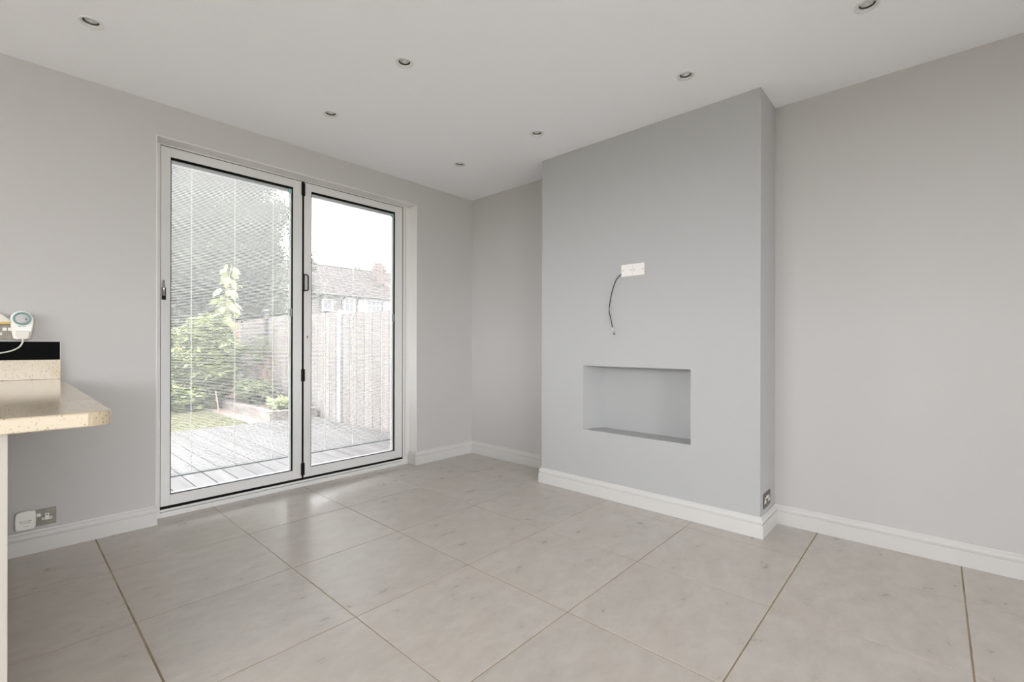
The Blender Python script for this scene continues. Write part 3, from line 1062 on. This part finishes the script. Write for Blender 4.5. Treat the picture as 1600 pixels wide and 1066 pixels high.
deck = empty('timber_deck', (0.6, 5.5, DZ), label='weathered pale timber deck outside the garden doors', cat='deck')
bw = 0.153
dm = MB().box(-bw / 2 + 0.004, bw / 2 - 0.004, -1.755, 1.755, -0.028, 0).mesh('deck_board', M['deck'], bevel=0.003, bseg=1)
k = -17
rd = random.Random(5)
while 0.9 + (k + 0.5) * bw < 3.38:
    x = 0.9 + (k + 0.5) * bw
    link_mesh('deck_board', dm, deck, (x - 0.6, 5.575 - 5.5, rd.uniform(-0.002, 0.0)))
    k += 1
for yy in (4.0, 4.6, 5.2, 5.8, 6.4, 7.0):
    part(MB().box(-1.75, 3.40, yy - 0.022, yy + 0.022, DZ - 0.05, DZ - 0.0285), 'joist', 'darkpost', deck)
part(MB().box(-1.75, 3.40, 7.335, 7.350, DZ - 0.06, DZ - 0.005), 'edge_board', 'deck', deck)


# lawn
def blades(n, x0, x1, y0, y1, z, hgt, mat_, name, parent, **kw):
    r = random.Random(11)
    v, f, tone = [], [], []
    for i in range(n):
        x, y = r.uniform(x0, x1), r.uniform(y0, y1)
        a = r.uniform(0, PI)
        dx, dy = 0.004 * math.cos(a), 0.004 * math.sin(a)
        h_ = hgt * r.uniform(0.6, 1.1)
        n0 = len(v)
        v += [(x - dx, y - dy, z), (x + dx, y + dy, z), (x + r.uniform(-.012, .012), y + r.uniform(-.012, .012), z + h_)]
        f.append((n0, n0 + 1, n0 + 2))
        t = r.random()
        tone += [t, t, t]
    me = bpy.data.meshes.new(name)
    me.from_pydata(v, [], f)
    at = me.attributes.new('tone', 'FLOAT', 'POINT')
    at.data.foreach_set('value', tone)
    me.materials.append(mat_)
    o = link_mesh(name, me, parent)
    return tag(o, **kw)


lw = MB().box(-2.2, 2.42, 7.352, 9.3, -0.10, -0.060).build('lawn', M['turf'], label='short bright green lawn beyond the deck', cat='lawn', kind='stuff')
blades(30000, -0.6, 2.42, 7.36, 9.3, -0.061, 0.022, M['blade'], 'grass_blades', lw, kind='stuff')
MB().box(2.42, 2.70, 7.352, 9.6, -0.10, -0.068).build('earth_path', M['path'], label='pinkish earth strip between the lawn and the raised bed', cat='path', kind='structure')

# raised bed of sleepers
bed = empty('raised_bed', (3.08, 8.6, -0.10), label='low raised bed of old timber sleepers along the fence', cat='raised bed')
part(MB().box(2.70, 2.80, 7.375, 8.75, -0.10, 0.085), 'sleeper', 'sleeper', bed, 0.008)
part(MB().box(2.70, 2.80, 8.76, 10.2, -0.10, 0.080), 'sleeper', 'sleeper', bed, 0.008)
part(MB().box(2.805, 3.44, 7.375, 7.475, -0.10, 0.080), 'sleeper', 'sleeper', bed, 0.008)
part(MB().box(2.80, 3.44, 7.475, 10.2, -0.10, 0.045), 'soil', 'soil', bed, kind='stuff')

# fence along the side boundary
FX = 3.50
fence = empty('garden_fence', (FX, 8.5, -0.1), label='weathered vertical board fence along the garden side', cat='fence')
PY = [3.95, 5.25, 6.72, 8.18, 9.64, 11.1, 12.56]
rf = random.Random(21)
bmw = 0.118
fmA = MB().prism([(0, 0), (0.010, 0), (0.006, bmw), (0, bmw)], 2, 0, 1.0)
meA = fmA.mesh('fence_board', M['fence'])
meB = fmA.mesh('fence_board', M['fenceorange'])
for a in range(len(PY) - 1):
    y0, y1 = PY[a] + 0.055, PY[a + 1] - 0.055
    n = int(round((y1 - y0) / 0.104))
    pitch = (y1 - y0) / n
    ztop = (1.555, 1.565, 1.60, 1.62, 1.61, 1.60)[a]
    for q in range(n):
        yy = y0 + q * pitch
        o = link_mesh('fence_board', meB if yy > 11.16 else meA, fence, (-0.002 - (q % 2) * 0.002, yy - 8.5, 0.0))
        o.scale = (-1, min(1, (y1 - yy) / bmw), ztop + 0.10 + rf.uniform(-0.012, 0.006))
    for zz in (0.25, 0.85, 1.42):
        part(MB().box(FX + 0.012, FX + 0.06, PY[a] + 0.05, PY[a + 1] - 0.05, zz - 0.035, zz + 0.035), 'fence_rail', 'fence', fence)
for yp, top, w in zip(PY, (1.60, 1.60, 1.625, 1.60, 1.70, 1.55, 1.55), (0.05,) * 7):
    if abs(yp - 9.64) < 0.01:
        part(MB().box(FX - 0.065, FX - 0.005, yp - 0.04, yp + 0.04, -0.1, 1.74), 'post', 'darkpost', fence, 0.004, label='dark timber post with a pale cap')
        part(MB().box(FX - 0.072, FX + 0.002, yp - 0.047, yp + 0.047, 1.74, 1.78), 'post_cap', 'post', fence, 0.006)
    else:
        part(MB().box(FX - 0.045, FX + 0.05, yp - 0.05, yp + 0.05, -0.1, top), 'post', 'post', fence, 0.006)


# ------------------------------------------------------------------ plants
def leaf_cloud(name, centres, n, size, mat_, parent, seed, droop=0.3, **kw):
    """centres: list of (x,y,z,rx,ry,rz,weight) ellipsoid shells filled with folded leaves (world coordinates)"""
    r = random.Random(seed)
    tot = sum(c[6] for c in centres)
    v, f, tone = [], [], []
    for c in centres:
        k = int(n * c[6] / tot)
        for i in range(k):
            d = Vector((r.gauss(0, 1), r.gauss(0, 1), r.gauss(0, 1))).normalized()
            rad = r.random() ** 0.45
            p = Vector((c[0] + d.x * c[3] * rad, c[1] + d.y * c[4] * rad, c[2] + d.z * c[5] * rad))
            ax = Vector((r.gauss(0, 1), r.gauss(0, 1), r.gauss(-droop, 0.6))).normalized()
            sd = ax.cross(Vector((r.gauss(0, 0.4), r.gauss(0, 0.4), 1))).normalized()
            nr = sd.cross(ax)
            s = size * r.uniform(0.6, 1.3)
            w = s * 0.30
            n0 = len(v)
            v += [tuple(p), tuple(p + ax * s * 0.45 + sd * w - nr * w * 0.35), tuple(p + ax * s), tuple(p + ax * s * 0.45 - sd * w - nr * w * 0.35)]
            f += [(n0, n0 + 1, n0 + 2), (n0, n0 + 2, n0 + 3)]
            t = min(1, max(0, r.gauss(0.5, 0.25)))
            tone += [t] * 4
    me = bpy.data.meshes.new(name)
    me.from_pydata(v, [], f)
    at = me.attributes.new('tone', 'FLOAT', 'POINT')
    at.data.foreach_set('value', tone)
    me.materials.append(mat_)
    off = Vector((0, 0, 0))
    p_ = parent
    while p_:
        off += p_.location
        p_ = p_.parent
    me.transform(Matrix.Translation(-off))
    o = link_mesh(name, me, parent)
    return tag(o, kind='stuff', **kw)


def clumps(r, cx, cy, cz, rx, ry, rz, n, s0, s1):
    out_ = []
    for i in range(n):
        d = Vector((r.gauss(0, 1), r.gauss(0, 1), r.gauss(0, 1))).normalized()
        q = r.random() ** 0.4
        s = r.uniform(s0, s1)
        out_.append((cx + d.x * rx * q, cy + d.y * ry * q, cz + d.z * rz * q, s, s, s * 0.8, s * s))
    return out_


r1 = random.Random(31)
# big dark evergreen behind the garden
tree = empty('evergreen_tree', (3.4, 14.3, -0.3), label='large dark evergreen tree filling the left garden door', cat='tree')
part(MB().tube([(3.4, 14.3, -0.3), (3.45, 14.3, 1.6), (3.3, 14.35, 3.6), (3.5, 14.3, 6.2)], [0.22, 0.17, 0.13, 0.04], 10), 'trunk', 'bark', tree, smooth=True)
for k in range(9):
    a = k * 2.4
    z0 = 1.2 + k * 0.5
    part(MB().tube([(3.4, 14.3, z0), (3.4 + 0.9 * math.cos(a), 14.3 + 0.9 * math.sin(a), z0 + 0.5), (3.4 + 1.9 * math.cos(a), 14.3 + 1.7 * math.sin(a), z0 + 0.9)], [0.07, 0.05, 0.015], 7), 'branch', 'bark', tree, smooth=True)
cl = clumps(r1, 3.2, 14.4, 2.6, 2.35, 1.6, 2.6, 70, 0.5, 0.95) + clumps(r1, 3.4, 14.3, 5.4, 1.75, 1.3, 1.9, 40, 0.4, 0.8) + clumps(r1, 4.75, 14.5, 3.2, 0.75, 0.9, 2.6, 40, 0.35, 0.65) + clumps(r1, 4.95, 14.4, 4.6, 0.75, 0.8, 1.3, 26, 0.3, 0.6) + clumps(r1, 4.3, 14.3, 6.2, 1.0, 0.9, 1.0, 18, 0.35, 0.6)
leaf_cloud('foliage', cl, 120000, 0.12, M['leafdark'], tree, 41)

# darker hedge along the far end
hedge = empty('dark_hedge', (1.6, 11.6, -0.1), label='dark hedge between the lawn shrubs and the evergreen tree', cat='hedge')
part(MB().tube([(1.6, 11.6, -0.1), (1.6, 11.6, 1.2)], [0.06, 0.02], 7), 'stem', 'bark', hedge, smooth=True)
part(MB().tube([(2.6, 11.7, -0.1), (2.6, 11.7, 1.2)], [0.06, 0.02], 7), 'stem', 'bark', hedge, smooth=True)
leaf_cloud('foliage', clumps(r1, 1.5, 11.6, 0.8, 1.9, 0.5, 0.9, 30, 0.35, 0.6), 16000, 0.09, M['leafdark'], hedge, 42)


def shrub(name, label, base, cl_, n, size, m_, seed, stems=5, hgt=1.0, spread=0.5, cat='shrub', group=None):
    t = empty(name, base, label=label, cat=cat)
    r = random.Random(seed)
    for k in range(stems):
        a = r.uniform(0, 2 * PI)
        e = Vector(base) + Vector((spread * math.cos(a), spread * math.sin(a) * 0.7, hgt * r.uniform(0.7, 1.0)))
        mid = (Vector(base) + e) / 2 + Vector((0, 0, 0.1 * hgt))
        part(MB().tube([base, mid, e], [0.016, 0.011, 0.004], 6), 'stem', 'twig', t, smooth=True)
    leaf_cloud('foliage', cl_, n, size, M[m_], t, seed)
    return t


shrub('leafy_shrub', 'bright green leafy shrub at the back edge of the lawn', (1.85, 9.75, -0.1),
      clumps(r1, 1.85, 9.75, 0.45, 0.62, 0.4, 0.50, 26, 0.16, 0.32), 5200, 0.115, 'leafbright', 51, 7, 0.9, 0.5)
shrub('leafy_shrub', 'tall bright green shrub in front of the orange end of the fence', (2.62, 9.95, -0.1),
      clumps(r1, 2.58, 9.95, 0.95, 0.42, 0.35, 0.60, 24, 0.14, 0.30), 4200, 0.125, 'leafbright', 52, 6, 1.4, 0.35)
shrub('leafy_shrub', 'mid green shrub low beside the earth strip', (2.45, 9.70, -0.1),
      clumps(r1, 2.40, 9.72, 0.30, 0.40, 0.3, 0.34, 18, 0.14, 0.26), 3600, 0.075, 'leafmid', 53, 5, 0.7, 0.4)
shrub('leafy_shrub', 'mid green shrub leaning against the orange fence boards', (3.05, 9.7, 0.04),
      clumps(r1, 3.10, 9.75, 0.85, 0.22, 0.4, 0.24, 10, 0.08, 0.18), 420, 0.09, 'leafmid', 54, 6, 0.95, 0.25)
shrub('broad_leaved_plant', 'low broad-leaved green plant in the raised bed', (3.05, 9.0, 0.04),
      clumps(r1, 3.02, 9.0, 0.30, 0.30, 0.35, 0.20, 12, 0.10, 0.2), 700, 0.13, 'leafmid', 55, 6, 0.4, 0.2, 'plant')
shrub('bedding_plant', 'pale leafy bedding plant at the front of the raised bed', (3.12, 7.85, 0.04),
      clumps(r1, 3.08, 7.85, 0.13, 0.24, 0.25, 0.07, 10, 0.06, 0.12), 700, 0.075, 'leafpale', 56, 5, 0.14, 0.15, 'plant')

# tall climber with large pale leaves
cm = empty('climbing_vine', (2.86, 9.72, -0.1), label='tall vine with large pale leaves rising against the dark tree', cat='vine')
path = smooth_path([(2.86, 9.72, -0.1), (2.80, 9.72, 0.8), (2.84, 9.72, 1.5), (2.80, 9.72, 2.0), (2.88, 9.70, 2.58)])
part(MB().tube(path, 0.010, 6), 'stem', 'twig', cm, smooth=True)
lm = MB()
lm.v = [(0, 0, 0), (0.32, 0.20, -0.05), (0.36, 0.55, -0.08), (0.0, 1.0, -0.18), (-0.36, 0.55, -0.08), (-0.32, 0.20, -0.05), (0, 0.5, 0.04)]
lm.f = [(0, 1, 6), (1, 2, 6), (2, 3, 6), (3, 4, 6), (4, 5, 6), (5, 0, 6)]
lme = lm.mesh('vine_leaf', M['leafbright'])
at = lme.attributes.new('tone', 'FLOAT', 'POINT')
at.data.foreach_set('value', [0.8, 0.9, 0.9, 0.7, 0.95, 0.9, 0.75])
rv = random.Random(8)
for k in range(64):
    t_ = 0.34 + 0.66 * k / 63
    p = path[min(len(path) - 1, int(t_ * (len(path) - 1)))]
    a = rv.uniform(0, 2 * PI)
    o = link_mesh('vine_leaf', lme, cm, (p.x - 2.86 + 0.16 * math.cos(a) * rv.random(), p.y - 9.72 + 0.10 * math.sin(a), p.z + 0.1 + rv.uniform(-.04, .04)), (rv.uniform(-1.3, -0.4), rv.uniform(-.4, .4), a - PI / 2))
    s = rv.uniform(0.13, 0.24)
    o.scale = (s, s, s)

# bare rambling stems over the fence
rb = empty('rambling_rose', (3.3, 9.3, 0.04), label='bare twiggy rambler spreading over the fence by the dark post', cat='climber')
rr_ = random.Random(77)
for k in range(34):
    y0, z0 = 9.3 + rr_.uniform(-.15, .3), 0.04
    pts_ = [(3.3, y0, z0)]
    dy, dzz = rr_.uniform(-0.55, 0.85), rr_.uniform(0.8, 1.35)
    for s in range(1, 6):
        pts_.append((3.32 + 0.10 * rr_.random(), y0 + dy * s / 5 + rr_.uniform(-.05, .05), z0 + dzz * s / 5 - 0.25 * max(0, s - 3) * rr_.random()))
    part(MB().tube(pts_, [0.009, 0.008, 0.006, 0.005, 0.004, 0.002], 5), 'stem', 'twig', rb)
leaf_cloud('foliage', clumps(rr_, 3.33, 9.5, 1.02, 0.07, 0.75, 0.30, 12, 0.08, 0.2), 260, 0.07, M['leafmid'], rb, 61)

# leaning stake
MB().tube([(2.50, 9.05, -0.07), (2.57, 9.5, 0.26), (2.60, 9.75, 0.48)], 0.012, 8).build('garden_stake', M['twig'], None, True, label='thin stake leaning out of the shrubs at the lawn corner', cat='stake')


# yellow flowers
def flower(loc, s, label, group=None):
    t = empty('yellow_flower', loc, (0.5, 0.2, random.random()), label=label, cat='flower', group=group)
    for k in range(6):
        a = k * PI / 3
        pm = MB()
        pm.v = [(0, 0, 0), (0.5 * s * math.cos(a - .35), 0.5 * s * math.sin(a - .35), .1 * s), (s * math.cos(a), s * math.sin(a), .05 * s), (0.5 * s * math.cos(a + .35), 0.5 * s * math.sin(a + .35), .1 * s)]
        pm.f = [(0, 1, 2), (0, 2, 3)]
        pm.build('petal', M['petal'], t)
    MB().lathe([(0.22 * s, 0.0), (0.2 * s, 0.12 * s), (0.01, 0.18 * s)], seg=8).build('flower_centre', M['yellow'], t, True)
    MB().tube([(0, 0, 0), (0.01, -0.02, -s * 1.6)], 0.004, 5).build('stalk', M['twig'], t)


flower((1.98, 9.30, 1.02), 0.07, 'single yellow flower high on the left of the shrub')
flower((2.90, 7.95, 0.19), 0.055, 'yellow flower at the left end of the raised bed', )
flower((3.05, 7.70, 0.20), 0.045, 'small yellow flower in the middle of the raised bed')

# sprig of the neighbouring tree seen through the right door
sp = empty('slender_tree', (6.3, 13.9, -0.3), label='slender sparse tree sprig against the sky by the black handle', cat='tree')
part(MB().tube([(6.3, 13.9, -0.3), (6.28, 13.9, 2.0), (6.25, 13.9, 4.1)], [0.04, 0.03, 0.008], 7), 'trunk', 'bark', sp, smooth=True)
leaf_cloud('foliage', clumps(r1, 6.22, 13.9, 3.1, 0.16, 0.2, 0.95, 14, 0.05, 0.16), 420, 0.11, M['leafdark'], sp, 66)

# ------------------------------------------------------------------ terraced houses far behind
HY, HE, RY, RZ = 32.0, 4.78, 36.0, 7.28


def house_base(label, x0, x1, wallmat):
    t = empty('terraced_house', ((x0 + x1) / 2, HY, -0.3), label=label, cat='house', group='terraced houses beyond the fence')
    part(MB().prism([(HY, -0.3), (40.0, -0.3), (40.0, HE), (RY, RZ - 0.2), (HY, HE)], 0, x0, x1), 'wall', wallmat, t)
    sl = math.atan2(RZ - HE, RY - HY)
    ln = math.hypot(RZ - HE, RY - HY) + 0.35
    for s in (0, 1):
        # roof slabs are modelled flat so that their tiling follows the slope
        ro = MB().box(-(x1 - x0) / 2, (x1 - x0) / 2, 0, ln, 0, 0.12).build('roof', M['roof'], t)
        if s == 0:
            ro.location = (0, -0.30, HE + 0.3 - 0.18)
            ro.rotation_euler = (sl, 0, 0)
        else:
            ro.location = (0, 8.30, HE + 0.3 - 0.18)
            ro.rotation_euler = (sl, 0, PI)
    part(MB().tube([(x0, HY - 0.36, HE - 0.12), (x1, HY - 0.36, HE - 0.12)], 0.065, 8), 'gutter', 'gutter', t)
    part(MB().tube([(x0, RY, RZ + 0.10), (x1, RY, RZ + 0.10)], 0.10, 8), 'ridge_tile', 'roof', t)
    return t


def house_window(t, x0, x1, z0, z1, cols, transom=None):
    w = part(MB().box(x0 - 0.09, x1 + 0.09, HY - 0.05, HY + 0.05, z0 - 0.09, z1 + 0.09), 'window', 'render', t)
    cw = (x1 - x0) / cols
    for c in range(cols):
        a, e = x0 + c * cw + 0.05, x0 + (c + 1) * cw - 0.05
        rows = [(z0, z1)] if transom is None else [(z0, transom - 0.05), (transom + 0.05, z1)]
        for q0, q1 in rows:
            part(MB().box(a, e, HY - 0.07, HY - 0.045, q0, q1), 'pane', 'winglass', w)
    part(MB().box(x0 - 0.16, x1 + 0.16, HY - 0.16, HY + 0.0, z0 - 0.17, z0 - 0.09), 'window_sill', 'render', w)


def chimney(t, x0, x1, y0, y1, z0, z1, pots):
    c = part(MB().box(x0, x1, y0, y1, z0, z1), 'chimney', 'brick', t)
    part(MB().box(x0 - 0.09, x1 + 0.09, y0 - 0.09, y1 + 0.09, z1 - 0.32, z1 - 0.16), 'corbel', 'coping', c)
    part(MB().box(x0 - 0.04, x1 + 0.04, y0 - 0.04, y1 + 0.04, z1, z1 + 0.07), 'chimney_cap', 'coping', c)
    for k in range(pots):
        px = x0 + (x1 - x0) * (k + 0.5) / pots
        part(MB().lathe([(0.13, 0), (0.11, 0.22), (0.14, 0.26), (0.14, 0.30), (0.09, 0.30)], (px, (y0 + y1) / 2, z1 + 0.07), 2, 12), 'chimney_pot', 'coping', c, smooth=True)


h1 = house_base('grey pebbledashed terraced house with one white framed window', 9.0, 16.58, 'pebble')
house_window(h1, 15.28, 15.92, 3.62, 4.26, 1)
house_window(h1, 12.2, 13.4, 3.4, 4.3, 2)
part(MB().tube([(15.07, HY - 0.1, HE - 0.2), (15.07, HY - 0.1, -0.3)], 0.06, 8), 'drainpipe', 'gutter', h1)
h2 = house_base('white rendered terraced house with two drainpipes and paired windows', 16.58, 21.78, 'render')
house_window(h2, 16.90, 17.60, 3.56, 4.42, 2, 4.12)
house_window(h2, 18.74, 20.18, 3.60, 4.42, 4, 4.10)
for xx in (16.70, 17.90):
    part(MB().tube([(xx + 0.16, HY - 0.34, HE - 0.14), (xx + 0.02, HY - 0.18, HE - 0.30), (xx - 0.05, HY - 0.1, HE - 0.5), (xx - 0.05, HY - 0.1, -0.3)], 0.07, 8), 'drainpipe', 'gutter', h2)
part(MB().box(18.36, 18.60, HY - 0.12, HY, 4.30, 4.52), 'alarm_box', 'render', h2, 0.02)
chimney(h2, 20.86, 21.66, 34.1, 34.9, 5.6, 7.56, 3)
chimney(h2, 20.35, 20.95, 36.6, 37.2, 6.6, 7.38, 2)
ae = part(MB().tube([(18.52, HY + 0.1, 4.55), (18.52, HY + 0.1, 5.75)], 0.022, 6), 'aerial', 'aerial', h2)
for k in range(4):
    part(MB().tube([(18.30 + 0.0, HY + 0.1, 5.20 + 0.14 * k), (18.74, HY + 0.1, 5.20 + 0.14 * k)], 0.012, 5), 'aerial_rod', 'aerial', ae)
part(MB().prism([(HY - 0.35, HE - 0.10), (RY, RZ + 0.02), (RY, RZ + 0.26), (HY - 0.35, HE + 0.16)], 0, 21.38, 21.62), 'party_wall_coping', 'brick', h2)
h3 = house_base('white rendered terraced house beyond the tall brick chimney', 21.80, 28.5, 'render')
house_window(h3, 22.5, 24.0, 3.4, 4.4, 3)
